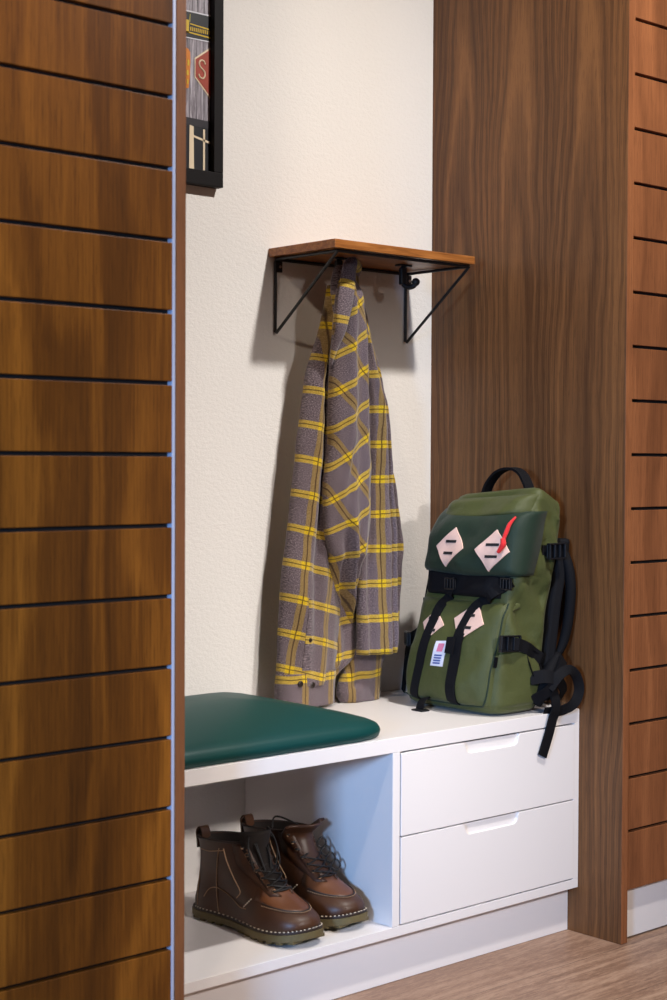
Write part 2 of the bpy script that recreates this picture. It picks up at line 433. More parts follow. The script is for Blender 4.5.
# ---------------------------------------------------------------- wall shelf, hooks
shelf = thing('wall_shelf', (-.27, 0, 1.35), 'small brown wooden shelf on black wire brackets, fixed to the white wall', 'shelf')
SX0, SX1, SY, SZ0, SZ1 = -.4605, -.0745, -.199, 1.3476, 1.3642
link_mesh('shelf_board', BX(((SX0, SY, SZ0), (SX1, -.0008, SZ1))), 'oiled_wood', shelf, bevel=.0012)
bm = bmesh.new(); rz = 1.3435; r_ = .0032
for x in (-.4455, -.0830):
    pass
def rod(bm, a, b): add_tube(bm, [a, b], r_, 10)
rod(bm, (-.4455, -.0045, rz), (-.083, -.0045, rz)); rod(bm, (-.4455, -.190, rz), (-.083, -.190, rz))
link_mesh('wire_rail', bm, 'black_metal', shelf, smooth=False)
for x in (-.4455, -.0830):
    bm = bmesh.new()
    add_tube(bm, [(x, -.190, rz), (x, -.006, rz), (x, -.0042, rz-.006), (x, -.0042, 1.199), (x, -.008, 1.1975), (x, -.186, rz-.004), (x, -.190, rz)], r_, 10)
    b = link_mesh('bracket', bm, 'black_metal', shelf)
    s = 1
    pl = link_mesh('mounting_plate', BX(((x+.002, -.0035, 1.319), (x+.019, -.0005, 1.3425))), 'black_metal', b, bevel=.001)
    link_mesh('screw', TB([(x+.012, -.0034, 1.330), (x+.012, -.005, 1.330)], .0028, 12), 'screw_steel', b)
def hook(x, y, lab):
    t = thing('coat_hook', (x, y, 1.3475), lab, 'hook', 'hooks under the shelf')
    link_mesh('hook_plate', BX(((x-.016, y-.010, 1.3443), (x+.016, y+.010, 1.3474))), 'black_metal', t, bevel=.001)
    link_mesh('hook_arm', TB([(x, y, 1.3445), (x, y+.002, 1.325), (x, y, 1.308), (x+.004, y-.010, 1.301), (x+.008, y-.022, 1.303), (x+.010, y-.026, 1.310)], .0052, 10, smooth_n=5), 'black_metal', t, smooth=True)
    bm = bmesh.new(); add_box(bm, (x-.0085, y-.004, 1.306), (x+.0065, y+.006, 1.342)); link_mesh('hook_stem', bm, 'black_metal', t, bevel=.002)
    bm = bmesh.new(); bmesh.ops.create_uvsphere(bm, u_segments=16, v_segments=10, radius=.0085, matrix=Matrix.Translation((x+.010, y-.026, 1.311))); link_mesh('hook_knob', bm, 'black_metal', t, smooth=True)
    return t
hook(-.178, -.095, 'empty black metal hook under the right half of the shelf')
hook(-.352, -.090, 'black metal hook carrying the plaid shirt under the shelf')

# ---------------------------------------------------------------- framed picture
pic = thing('framed_picture', (-.78, 0, 1.466), 'black framed picture of a weathered barn wall with signs, half hidden by the left wardrobe', 'picture')
px0, px1, pz0, pz1, pw = -.98, -.590, 1.4663, 2.02, .028
bm = bmesh.new(); FY = -.021
add_box(bm, (px0, FY, pz0), (px1, -.0008, pz0+pw)); add_box(bm, (px0, FY, pz1-pw), (px1, -.0008, pz1))
add_box(bm, (px1-pw+.006, FY, pz0+pw), (px1, -.0008, pz1-pw)); add_box(bm, (px0, FY, pz0+pw), (px0+pw, -.0008, pz1-pw))
link_mesh('picture_frame', bm, 'black_frame', pic, bevel=.0012)
PY = -.006
pr = link_mesh('print', BX(((px0+pw, PY, pz0+pw), (px1-pw+.006, -.002, pz1-pw))), 'weathered_boards', pic)
ix1 = px1-pw+.006
def flat(name, polys, mat, off, parent=pr):
    bm = bmesh.new()
    for p in polys: add_prism(bm, p, PY-off, PY-off+.0006, lambda q, o: (q[0], o, q[1]))
    return link_mesh(name, bm, mat, parent)
L0 = -.93
flat('window_opening', [[(L0, 1.495), (ix1, 1.495), (ix1, 1.583), (L0, 1.583)]], 'print_black', .0008)
flat('window_ledge', [[(L0, 1.581), (ix1, 1.578), (ix1, 1.592), (L0, 1.597)]], 'print_dark', .0012)
bars = [[(-.6615, 1.495), (-.650, 1.495), (-.651, 1.577), (-.6605, 1.579)], [(-.6285, 1.495), (-.624, 1.495), (-.624, 1.575), (-.6285, 1.575)], [(-.651, 1.557), (ix1, 1.549), (ix1, 1.5535), (-.651, 1.561)],
        [(-.685, 1.495), (-.677, 1.495), (-.677, 1.578), (-.685, 1.578)], [(-.72, 1.495), (-.715, 1.495), (-.715, 1.578), (-.72, 1.578)]]
flat('window_bars', bars, 'print_cream', .0016)
flat('black_sign', [[(L0, 1.739), (ix1, 1.744), (ix1, 1.793), (L0, 1.79)]], 'print_black', .0008)
flat('sign_border', [[(L0, 1.789), (ix1, 1.792), (ix1, 1.7945), (L0, 1.7915)], [(L0, 1.7375), (ix1, 1.7425), (ix1, 1.7445), (L0, 1.7395)]], 'print_white', .0012)
yl = [[(-.69, 1.7525), (ix1+.0, 1.7500), (ix1, 1.7525), (-.69, 1.755)], [(-.66, 1.7685), (-.616, 1.7655), (-.616, 1.768), (-.66, 1.7705)]]
x = -.660
while x < -.614:
    yl.append([(x, 1.7565), (x+.0022, 1.7565), (x+.0030, 1.764), (x+.0008, 1.764)]); x += .0044
yl += [[(-.70, 1.750), (-.6625, 1.752), (-.6625, 1.776), (-.70, 1.776)]]
flat('sign_lettering', yl, 'print_yellow', .0016)
flat('sign_stroke', [[(-.663, 1.772), (-.660, 1.772), (-.659, 1.788), (-.6605, 1.788)]], 'print_olive', .0016)
# octagonal red sign cut by the frame, with its S
flat('sign_rim', [[(-.6485, 1.707), (-.6485, 1.671), (ix1, 1.636), (ix1, 1.733)]], 'print_cream', .0010)
flat('red_sign', [[(-.6465, 1.705), (-.6465, 1.673), (ix1, 1.640), (ix1, 1.729)]], 'print_red', .0016)
S = [(-.6245, 1.6985), (-.6275, 1.704), (-.634, 1.705), (-.6385, 1.700), (-.637, 1.693), (-.631, 1.6885), (-.626, 1.684), (-.6255, 1.676), (-.630, 1.671), (-.637, 1.6725), (-.640, 1.678)]
link_mesh('letter_S', TB([(a, PY-.002, b) for a, b in S], .0016, 6, smooth_n=4), 'print_cream', pr)
bm = bmesh.new(); pts = []
org = [(-.70, 1.642), (-.6625, 1.648), (-.6600, 1.67), (-.6585, 1.70), (-.6595, 1.716), (-.664, 1.722), (-.675, 1.724), (-.70, 1.718)]
flat('orange_sign', [org], 'print_orange', .0012)
flat('sign_marks', [[(-.667, 1.655), (-.664, 1.655), (-.664, 1.664), (-.667, 1.664)], [(-.668, 1.672), (-.663, 1.672), (-.664, 1.682), (-.668, 1.680)], [(-.666, 1.69), (-.662, 1.69), (-.662, 1.70), (-.666, 1.702)]], 'print_yellow', .0020)

# ---------------------------------------------------------------- flannel shirt on the hook
SHX = .015
shirt = thing('flannel_shirt', (-.34, -.10, .46), 'grey and yellow plaid flannel shirt hanging from the hook under the shelf', 'shirt')
def cloth(name, rows, yc, depth, uvf, folds=(), seed=0, parent=None, mat='flannel_plaid', nose=1.0, lean=None, NF=40, NB=14, wave=.004, open_ends=False, dy=None):
    """closed hanging tube of cloth; rows (z, x left, x right) from the top down"""
    parent = parent or shirt
    rows = smooth_table([tuple(r) for r in rows], 7)
    bm = bmesh.new(); uvl = bm.loops.layers.uv.new('UVMap'); rings = []; UVs = []
    H = abs(rows[0][0]-rows[-1][0]); zt = rows[0][0]
    for (z, a, b) in rows:
        k = (zt-z)/H; w = b-a; ring = []; uvr = []
        edge = 1.0
        for i in range(NF+NB):
            if i < NF: s = i/(NF-1); side = 1
            else: s = 1-(i-NF+1)/(NB+1); side = -.35
            d = depth*min(1.0, w/.06)
            prof = math.sqrt(max(0.0, 1-(2*s-1)**4))
            y = yc + (dy(k) if dy else 0) - d*.5*prof*side
            x = a+w*s
            if side > 0:
                for (f0, f1, amp, wd, k0, k1) in folds:
                    fc = f0+(f1-f0)*k; win = max(0, min(1, (k-k0)/.08))*max(0, min(1, (k1-k)/.08)) if (k0 > 0 or k1 < 1) else 1
                    win = max(0, min(1, (k-k0)/.08+(1 if k0 <= 0 else 0)))*max(0, min(1, (k1-k)/.08+(1 if k1 >= 1 else 0)))
                    y -= amp*math.exp(-((s-fc)/wd)**2)*win*prof
                y -= wave*noise.noise(Vector((x*16+seed, z*6, seed)))*prof*2
                y -= .0025*noise.noise(Vector((x*45+seed, z*30, seed+5)))*prof
            x += .0022*noise.noise(Vector((z*22, seed, side)))
            ring.append(Vector((x, y, z+.0015*noise.noise(Vector((x*40, seed, 1)))))); uvr.append(uvf(x, z, s, k))
        rings.append(ring); UVs.append(uvr)
    V = [[bm.verts.new(p) for p in r] for r in rings]; n = NF+NB
    for i in range(len(V)-1):
        for j in range(n):
            jj = (j+1) % n; f = bm.faces.new((V[i][j], V[i][jj], V[i+1][jj], V[i+1][j]))
            for l, (q, w_) in zip(f.loops, ((i, j), (i, jj), (i+1, jj), (i+1, j))): l[uvl].uv = UVs[q][w_]
    for r, uu in ((V[0], UVs[0]), (V[-1], UVs[-1])):
        f = bm.faces.new(r)
        for l, q in zip(f.loops, uu): l[uvl].uv = q
    return link_mesh(name, bm, mat, parent, smooth=True)
P_ = .0705
SLEEVE_L = [(1.2950, -0.3700, -0.3640), (1.2900, -0.3740, -0.3600), (1.2500, -0.3820, -0.3560), (1.2000, -0.3960, -0.3551), (1.1584, -0.4130, -0.3576), (1.1185, -0.4284, -0.36), (1.0808, -0.436, -0.3624), (1.0036, -0.4485, -0.350), (0.9324, -0.4584, -0.350), (0.8653, -0.4683, -0.350), (0.7864, -0.4782, -0.350), (0.7174, -0.4905, -0.345), (0.648, -0.4953, -0.340), (0.5885, -0.5, -0.3433), (0.549, -0.5011, -0.3457), (0.5121, -0.5021, -0.3500), (0.4981, -0.5015, -0.3560)]
CUFF_L = [(0.5234, -0.5031, -0.3546), (0.5097, -0.5050, -0.3545), (0.4861, -0.5060, -0.357), (0.4564, -0.5060, -0.3569)]
FRONT = [(1.3069, -0.381, -0.3518), (1.2796, -0.3887, -0.3382), (1.2405, -0.3937, -0.3272), (1.1815, -0.4013, -0.3186), (1.1026, -0.406, -0.3127), (1.0237, -0.4082, -0.3067), (0.9743, -0.4079, -0.3036), (0.9248, -0.4154, -0.3005), (0.8654, -0.4177, -0.3001), (0.8059, -0.4121, -0.2997), (0.7463, -0.3960, -0.3095), (0.700, -0.3800, -0.3080), (0.665, -0.3640, -0.3040), (0.635, -0.348, -0.300), (.615, -.338, -.298)]
BODY = [(1.2635, -0.3405, -0.3189), (1.2046, -0.3348, -0.2967), (1.1653, -0.3291, -0.28), (1.1057, -0.3179, -0.2657), (1.0657, -0.3122, -0.2543), (1.0054, -0.309, -0.2426), (0.9449, -0.3086, -0.2337), (0.8639, -0.3108, -0.2275), (0.7827, -0.313, -0.2212), (0.7016, -0.3179, -0.2178), (0.6202, -0.3174, -0.2171), (0.5509, -0.317, -0.2152)]
BACKP = [(1.2964, -0.3315, -0.2989), (1.2671, -0.3232, -0.285), (1.2275, -0.3175, -0.2709), (1.1776, -0.3118, -0.2567), (1.1276, -0.306, -0.2367), (1.0671, -0.2946, -0.225), (0.9857, -0.2831, -0.2187), (0.9347, -0.2772, -0.2041), (0.8937, -0.2714, -0.1923), (0.8216, -0.2653, -0.1774), (0.7698, -0.2594, -0.1654), (0.7286, -0.2591, -0.1709), (0.6566, -0.2586, -0.1819), (0.5743, -0.2636, -0.1885)]
TAIL = [(0.7451, -0.387, -0.3281), (0.6847, -0.384, -0.3114), (0.6239, -0.381, -0.2945), (0.5734, -0.3781, -0.2886), (0.5397, -0.3752, -0.3049), (0.5166, -0.3724, -0.332), (0.4976, -0.371, -0.3562)]
CUFF_R = [(0.577, -0.3125, -0.2005), (0.5445, -0.315, -0.2059), (0.5207, -0.323, -0.2172), (0.4968, -0.3338, -0.2213), (0.4726, -0.339, -0.2225), (0.4508, -0.330, -0.228)]
# V band centres sit at V = (n+.5)*P_
def uv_sleeve(x, z, s, k):      # right-falling bands, verticals drifting left downwards
    xc = -.418 - (1.0-z)*.14
    return ((x-xc)*.95 + P_*.5, z + .27*(x+.44) - .9324 + P_*.5 - .012)
def uv_front(x, z, s, k):
    f = max(0.0, min(1.0, (z-.70)/.18))
    a = .74*(.40+.60*f)
    return ((x+.352)*.95 + (z-1.13)*.62 + P_*.5, z - a*(x+.35) - 1.117 + P_*.5)
def uv_body(x, z, s, k):
    xc = -.281 + (1.05-z)*.022
    return ((x-xc) + P_*.5, z - .02*(x+.28) - 1.0472 + P_*.5)
def uv_back(x, z, s, k):
    f = max(0.0, min(1.0, (z-.95)/.2))
    return (x + .225 + f*(z-1.0)*.6 + P_*.5, z + .75*f*(x+.25) - 1.0472 + P_*.5)
def uv_tail(x, z, s, k): return (x+.352+P_*.5, z - .14*(x+.33) - .62 + P_*.5)
sl = cloth('sleeve', SLEEVE_L, -.060, .055, uv_sleeve, [(.28, .34, .010, .14, 0, 1), (.70, .58, .009, .09, 0, 1), (.52, .46, -.007, .06, .15, .9), (.9, .92, -.006, .08, .2, 1)], 1, wave=.006)
cf = cloth('cuff', CUFF_L, -.060, .068, lambda x, z, s, k: ((x+.455)+P_*.5, z-.5254+P_*.5+.012), [], 2, parent=sl, wave=.002)
fr_ = cloth('front_panel', FRONT, -.108, .062, uv_front, [(.28, .45, .014, .13, 0, 1), (.78, .66, .011, .10, .1, 1), (.55, .25, -.012, .07, .45, 1), (.1, .5, .010, .07, .62, 1)], 3, wave=.006, dy=lambda k: .012*k+.060*max(0, (k-.80)/.20)**.8)
bd_ = cloth('body_panel', BODY, -.092, .050, uv_body, [(.50, .62, .012, .16, 0, 1), (.12, .22, -.010, .08, 0, 1), (.88, .80, .008, .06, .2, 1), (.78, .72, -.008, .05, .35, 1)], 4, wave=.006)
bk_ = cloth('back_panel', BACKP, -.062, .050, uv_back, [(.62, .8, .012, .10, .1, 1), (.5, .45, -.010, .08, .45, .9)], 5, wave=.004)
tl_ = cloth('shirt_tail', TAIL, -.056, .042, uv_tail, [(.4, .6, -.006, .12, 0, 1)], 6)
rs = cloth('sleeve', [(.70, -.315, -.215), (.64, -.312, -.208), (.60, -.311, -.204), (.572, -.314, -.204), (.553, -.318, -.206)], -.058, .040, uv_body, [], 7)
cr_ = cloth('cuff', CUFF_R, -.056, .052, lambda x, z, s, k: ((x+.245)+P_*.5, z-.05*(x+.28)-.505+P_*.5), [(.25, .35, -.008, .12, 0, .8)], 8, parent=rs, wave=.002)
# collar: folded band looping over the hook
colr = [(-.409, -.112, 1.130), (-.4065, -.122, 1.165), (-.4035, -.136, 1.200), (-.399, -.140, 1.240), (-.391, -.140, 1.280), (-.381, -.134, 1.310), (-.366, -.122, 1.327), (-.350, -.120, 1.329), (-.342, -.114, 1.320), (-.339, -.108, 1.308)]
def collar():
    bm = bmesh.new(); uvl = bm.loops.layers.uv.new('UVMap')
    pts = catmull(colr, 7); N = len(pts); rings = []
    for i, p in enumerate(pts):
        t = (pts[min(i+1, N-1)]-pts[max(i-1, 0)]).normalized(); sd = t.cross(Vector((-.3, -1, 0))).normalized(); nn = sd.cross(t).normalized()
        q = i/(N-1); w = .034*min(1, .12+q*2.6)*min(1, .25+(1-q)*3.0); rings.append([])
        for j in range(14):
            a = 2*PI*j/14; rings[-1].append(p+sd*(w/2*math.cos(a)) + nn*(.0075*math.sin(a)))
    V = [[bm.verts.new(p) for p in r] for r in rings]; L = 0
    for i in range(N-1):
        d = (pts[i+1]-pts[i]).length
        for j in range(14):
            jj = (j+1) % 14; f = bm.faces.new((V[i][j], V[i][jj], V[i+1][jj], V[i+1][j]))
            for l, (ll, cc) in zip(f.loops, ((L, j), (L, j+1), (L+d, j+1), (L+d, j))):
                l[uvl].uv = (.010*math.cos(2*PI*cc/14)+.003, ll+.012)
        L += d
    bm.faces.new(V[0]); bm.faces.new(V[-1])
    return link_mesh('collar', bm, 'flannel_plaid', shirt, smooth=True)
collar()
# yoke: rounded fold of cloth over the hook, closes the top
yk = cloth('yoke', [(1.333, -.368, -.352), (1.330, -.378, -.340), (1.318, -.386, -.332), (1.290, -.390, -.326), (1.262, -.388, -.318), (1.24, -.384, -.318)], -.092, .050, lambda x, z, s, k: (x*.6+.03, z*.8+.012), [], 9, wave=.002)
# placket opening on the left sleeve, buttons
bvh_s = BVHTree.FromPolygons([Vector(v.co) for v in sl.data.vertices], [tuple(p.vertices) for p in sl.data.polygons])
bvh_c = BVHTree.FromPolygons([Vector(v.co) for v in cf.data.vertices], [tuple(p.vertices) for p in cf.data.polygons])
def fy(bvh, x, z, d=-.10):
    h = bvh.ray_cast(Vector((x, -1.0, z)), Vector((0, 1, 0)), 2.0); return h[0].y if h[0] else d
def button(parent, bvh, x, z, r=.0062):
    y = fy(bvh, x, z); bm = bmesh.new()
    add_tube(bm, [(x, y+.001, z), (x, y-.002, z), (x, y-.0032, z)], [r, r, r*.8], 16); return link_mesh('button', bm, 'shirt_button', parent, smooth=False, bevel=.0005)
button(cf, bvh_c, -.468, .505); button(cf, bvh_c, -.436, .500); button(sl, bvh_s, -.446, .590, .0045)
# placket strip
def patch(name, parent, bvh, x0, x1, z0, z1, uvf, off=.0016, nx=8, nz=24, tilt=0):
    bm = bmesh.new(); uvl = bm.loops.layers.uv.new('UVMap'); A = []; B = []
    for i in range(nz+1):
        ra = []; rb = []
        for j in range(nx+1):
            z = z0+(z1-z0)*i/nz; x = x0+(x1-x0)*j/nx+tilt*(z-z1); y = fy(bvh, x, z)
            ra.append(bm.verts.new((x, y-off, z))); rb.append(bm.verts.new((x, y+.002, z)))
        A.append(ra); B.append(rb)
    def q(vs):
        f = bm.faces.new(vs)
        for l in f.loops: l[uvl].uv = uvf(l.vert.co.x, l.vert.co.z)
    for i in range(nz):
        for j in range(nx):
            q((A[i][j], A[i][j+1], A[i+1][j+1], A[i+1][j])); q((B[i][j], B[i][j+1], B[i+1][j+1], B[i+1][j]))
        q((A[i][0], A[i+1][0], B[i+1][0], B[i][0])); q((A[i][nx], A[i+1][nx], B[i+1][nx], B[i][nx]))
    for j in range(nx):
        q((A[0][j], A[0][j+1], B[0][j+1], B[0][j])); q((A[nz][j], A[nz][j+1], B[nz][j+1], B[nz][j]))
    return link_mesh(name, bm, 'flannel_plaid', parent, smooth=False)
patch('placket', sl, bvh_s, -.452, -.432, .530, .672, lambda x, z: (x*.2+.012, z+.10*(x+.44)-.590+P_*.5), tilt=.06)
shirt.location.x += SHX
# ---------------------------------------------------------------- backpack
pack = thing('backpack', (-.15, -.24, .45), 'olive green rucksack with pale diamond patches leaning on the walnut panel at the bench end', 'backpack')
PT = [(.4508, -.195, -.105, -.365, -.160), (.456, -.212, -.090, -.390, -.148), (.470, -.220, -.080, -.398, -.140), (.52, -.220, -.074, -.400, -.138), (.60, -.204, -.066, -.400, -.148), (.66, -.190, -.056, -.400, -.156),
      (.74, -.168, -.034, -.400, -.164), (.82, -.144, -.022, -.400, -.168), (.862, -.122, -.018, -.398, -.172), (.882, -.108, -.018, -.396, -.176), (.890, -.103, -.021, -.392, -.182), (.894, -.095, -.030, -.380, -.195)]
def pack_ring(z, N=96, e=.34, infl=0, crease=1.0):
    xf, xb, yr, yl = lerp_table(PT_S, z); cx, cy, hx, hy = (xf+xb)/2, (yr+yl)/2, (xb-xf)/2, (yl-yr)/2; out = []
    for i in range(N):
        a = 2*PI*i/N; c, s = math.cos(a), math.sin(a)
        x = cx+(hx+infl)*math.copysign(abs(c)**e, c); y = cy+(hy+infl)*math.copysign(abs(s)**e, s)
        p = Vector((x, y, z)); nrm = Vector((c, s, 0))
        w = .010*noise.noise(Vector((y*6+x*5, z*7, 3.1))) + .009*noise.noise(Vector((y*14+x*12, z*12+y*6, 7.7))) + .003*abs(noise.noise(Vector((y*30+x*26, z*22-y*9, 1.7))))
        # diagonal creases falling from the lid corner over the right side
        dgl = math.sin((z*1.0+(x*1.3)*1.0+y*.4)*62+2.5*noise.noise(Vector((x*5, y*5, z*5))))
        if s < -.2: w += .009*dgl*(1-abs(c)**.7)*max(0, min(1, (z-.50)/.08))*max(0, min(1, (.87-z)/.03))
        elif c < 0 and abs(s) < .5: w += .0022*dgl
        if x > cx+hx*.6: w *= .2
        if z < .47: w *= .3
        top = max(0, min(1, (z-.79)/.09)); top = top*top*(3-2*top)
        drop = -.020*(y+.395)/.22 - .48*max(0, x+.088)
        out.append(p+nrm*w*crease+Vector((0, 0, drop*top)))
    return out
PT_S = smooth_table(PT, 5)
bm = bmesh.new(); zs = [PT_S[0][0]]
while zs[-1] < .8935: zs.append(min(.8935, zs[-1]+(.002 if (zs[-1] < .47 or zs[-1] > .865) else .005)))
loft(bm, [pack_ring(z) for z in zs])
body = link_mesh('pack_body', bm, 'green_nylon', pack, smooth=True)
def tree(o): return BVHTree.FromPolygons([Vector(v.co) for v in o.data.vertices], [tuple(p.vertices) for p in o.data.polygons])
T = [tree(body)]
def fx(y, z, d=-.2):
    """frontmost surface x at (y, z) over everything added so far"""
    best = None
    for t in T:
        h = t.ray_cast(Vector((-1, y, z)), Vector((1, 0, 0)), 1.2)
        if h[0] and h[0].x < -.01 and (best is None or h[0].x < best): best = h[0].x
    return best if best is not None else d
def sy(x, z, d=-.40):
    best = None
    for t in T:
        h = t.ray_cast(Vector((x, -1, z)), Vector((0, 1, 0)), 1.2)
        if h[0] and (best is None or h[0].y < best): best = h[0].y
    return best if best is not None else d
# front pocket: sewn panel that stands a little proud, with a flat top seam
def pillow(name, y0, y1, z0, z1, th, mat, e=.22, lean=0.0, parent=pack, sink=.012, amp=.004, shape=None, ny=34, nz=26, flat=None):
    bm = bmesh.new(); A = []; B = []
    for i in range(nz+1):
        v = -1+2*i/nz; ra = []; rb = []
        for j in range(ny+1):
            u = -1+2*j/ny
            hw = 1.0
            z = (z0+z1)/2+(z1-z0)/2*v; y = (y0+y1)/2+(y1-y0)/2*u+lean*(z-z0)
            if shape: y, z = shape(u, v, y, z)
            f = (max(0, 1-abs(u)**(8 if flat else 5))*max(0, 1-abs(v)**4))**.5
            bx = fx_base(min(flat[1], max(flat[0], y)) if flat else y, z)
            x = bx-th*f - amp*noise.noise(Vector((y*14, z*16, th*100)))*f - amp*.6*noise.noise(Vector((y*34, z*30, 2)))*f
            ra.append(bm.verts.new((x, y, z))); rb.append(bm.verts.new((bx+sink, y, z)))
        A.append(ra); B.append(rb)
    for i in range(nz):
        for j in range(ny):
            bm.faces.new((A[i][j], A[i][j+1], A[i+1][j+1], A[i+1][j])); bm.faces.new((B[i][j], B[i][j+1], B[i+1][j+1], B[i+1][j]))
        bm.faces.new((A[i][0], A[i+1][0], B[i+1][0], B[i][0])); bm.faces.new((A[i][ny], A[i+1][ny], B[i+1][ny], B[i][ny]))
    for j in range(ny):
        bm.faces.new((A[0][j], A[0][j+1], B[0][j+1], B[0][j])); bm.faces.new((A[nz][j], A[nz][j+1], B[nz][j+1], B[nz][j]))
    o = link_mesh(name, bm, mat, parent, smooth=True); return o
def fx_base(y, z):
    h = T[0].ray_cast(Vector((-1, y, z)), Vector((1, 0, 0)), 1.2)
    if h[0]: return h[0].x
    xf, xb, yr, yl = lerp_table(PT_S, z); return (xf+xb)/2 - .01
pocket = pillow('front_pocket', -.380, -.150, .466, .668, .016, 'green_nylon', amp=.003, shape=lambda u, v, y, z: (y-.006*(1+v) , z))
T.append(tree(pocket))
# lid pocket: padded darker box hanging over the front
lid = pillow('lid_pocket', -.411, -.164, .722, .846, .033, 'dark_green_nylon', amp=.004, flat=(-.374, -.190), sink=.045, shape=lambda u, v, y, z: (y, z-.008*(1-u*u)*(v < 0)*(-v)))
T.append(tree(lid))
# hood above the lid pocket: overlapping storm flap
hood = pillow('hood_flap', -.398, -.168, .832, .872, .026, 'green_nylon', amp=.002, parent=lid, shape=lambda u, v, y, z: (y, z-.008*u -.005*(v < 0)*(1-u*u)))
T.append(tree(hood))
def on_front(pts, off): return [Vector((fx(y, z)-off, y, z)) for y, z in pts]
def resample(pts, n):
    return [tuple(v)[:2] for v in catmull([(a, b, 0) for a, b in pts], n)]
def decal(name, poly, th, mat, parent, n=8):
    """thin patch that follows the surface below it; poly corners (y, z), 4 points"""
    bm = bmesh.new(); A = []; B = []
    a, b, c, d = [Vector((p[0], p[1])) for p in poly]
    for i in range(n+1):
        ra = []; rb = []
        for j in range(n+1):
            u, v = i/n, j/n; p = a*(1-u)*(1-v)+b*u*(1-v)+c*u*v+d*(1-u)*v; x = fx(p.x, p.y)
            ra.append(bm.verts.new((x-th, p.x, p.y))); rb.append(bm.verts.new((x+.001, p.x, p.y)))
        A.append(ra); B.append(rb)
    for i in range(n):
        for j in range(n):
            bm.faces.new((A[i][j], A[i][j+1], A[i+1][j+1], A[i+1][j])); bm.faces.new((B[i][j], B[i][j+1], B[i+1][j+1], B[i+1][j]))
        bm.faces.new((A[i][0], A[i+1][0], B[i+1][0], B[i][0])); bm.faces.new((A[i][n], A[i+1][n], B[i+1][n], B[i][n]))
        bm.faces.new((A[0][i], A[0][i+1], B[0][i+1], B[0][i])); bm.faces.new((A[n][i], A[n][i+1], B[n][i+1], B[n][i]))
    o = link_mesh(name, bm, mat, parent); return o
def diamond(c, hy, hz, tilt, parent):
    cy, cz = c; poly = [(cy+tilt, cz+hz), (cy-hy, cz+tilt*.3), (cy-tilt, cz-hz), (cy+hy, cz-tilt*.3)]
    d = decal('diamond_patch', poly, .0024, 'blush_leather', parent)
    for s in (1, -1):
        z = cz+s*.0115; y = cy
        p = [(y+.0135, z+.0024), (y-.0135, z+.0030), (y-.0135, z-.0024), (y+.0135, z-.0030)]
        decal('slot', p, .0032, 'slot_black', d, n=3)
diamond((-.249, .772), .039, .039, -.003, lid); diamond((-.360, .770), .037, .041, -.004, lid)
diamond((-.222, .618), .031, .028, -.002, pocket); diamond((-.314, .630), .040, .037, -.010, pocket)
# dark cinch collar under the lid
cin = pillow('cinch_collar', -.372, -.175, .676, .728, .016, 'black_webbing', amp=.004)
T.append(tree(cin))
def strap(name, pts, w, mat='black_webbing', parent=pack, off=.002, n=8, th=.003):
    q = resample(pts, n); P = on_front(q, off); bm = bmesh.new()
    add_ribbon(bm, P, Vector((-1, 0, 0)), w, th); return link_mesh(name, bm, mat, parent)
s1 = strap('compression_strap', [(-.258, .706), (-.252, .688), (-.228, .643), (-.206, .544), (-.192, .485), (-.188, .466)], .021)
s2 = strap('compression_strap', [(-.392, .712), (-.366, .694), (-.322, .655), (-.304, .610), (-.300, .56), (-.298, .485), (-.297, .468)], .025)
def buckle(name, c, e1, e2, nrm, w, h, parent, th=.007):
    """ladder-lock buckle: rounded frame with three bars"""
    c, e1, e2, nrm = Vector(c), Vector(e1).normalized(), Vector(e2).normalized(), Vector(nrm).normalized(); bm = bmesh.new()
    def b(a0, a1, b0, b1, t0, t1):
        vs = [bm.verts.new(c+e1*a+e2*bb+nrm*t) for a in (a0, a1) for bb in (b0, b1) for t in (t0, t1)]
        for f in ((0, 1, 3, 2), (4, 6, 7, 5), (0, 4, 5, 1), (2, 3, 7, 6), (0, 2, 6, 4), (1, 5, 7, 3)): bm.faces.new([vs[i] for i in f])
    f_ = .003
    b(-w/2, w/2, h/2-f_, h/2, 0, th); b(-w/2, w/2, -h/2, -h/2+f_, 0, th); b(-w/2, w/2, -h/2+f_, h/2-f_, 0, th*.3)
    for a in (-w/2, -w/2+w*.3, -w/2+w*.62, w/2-f_): b(a, a+f_*1.1, -h/2+f_, h/2-f_, th*.3, th*1.05)
    return link_mesh(name, bm, 'black_plastic', parent, bevel=.001)
for s, (y, z) in ((s1, (-.256, .700)), (s2, (-.385, .706))):
    buckle('buckle', (fx(y, z)-.003, y, z), (0, 1, 0), (0, 0, 1), (-1, 0, 0), .026, .024, s)
# tail of the second strap, folded over beside the label
strap('strap_keeper', [(-.287, .598), (-.288, .582), (-.287, .566)], .020, parent=s2, off=.0055, th=.004)
lab = decal('label', [(-.247, .587), (-.279, .590), (-.271, .539), (-.236, .538)], .0014, 'label_white', pocket)
decal('label_emblem', [(-.255, .583), (-.270, .584), (-.267, .568), (-.252, .567)], .0020, 'label_pink', lab, 3)
for i in range(4):
    z = .561-.0052*i; decal('label_text', [(-.248+.0012*i, z), (-.268+.0012*i, z+.001), (-.2675+.0012*i, z-.002), (-.2475+.0012*i, z-.003)], .0020, 'label_blue', lab, 3)
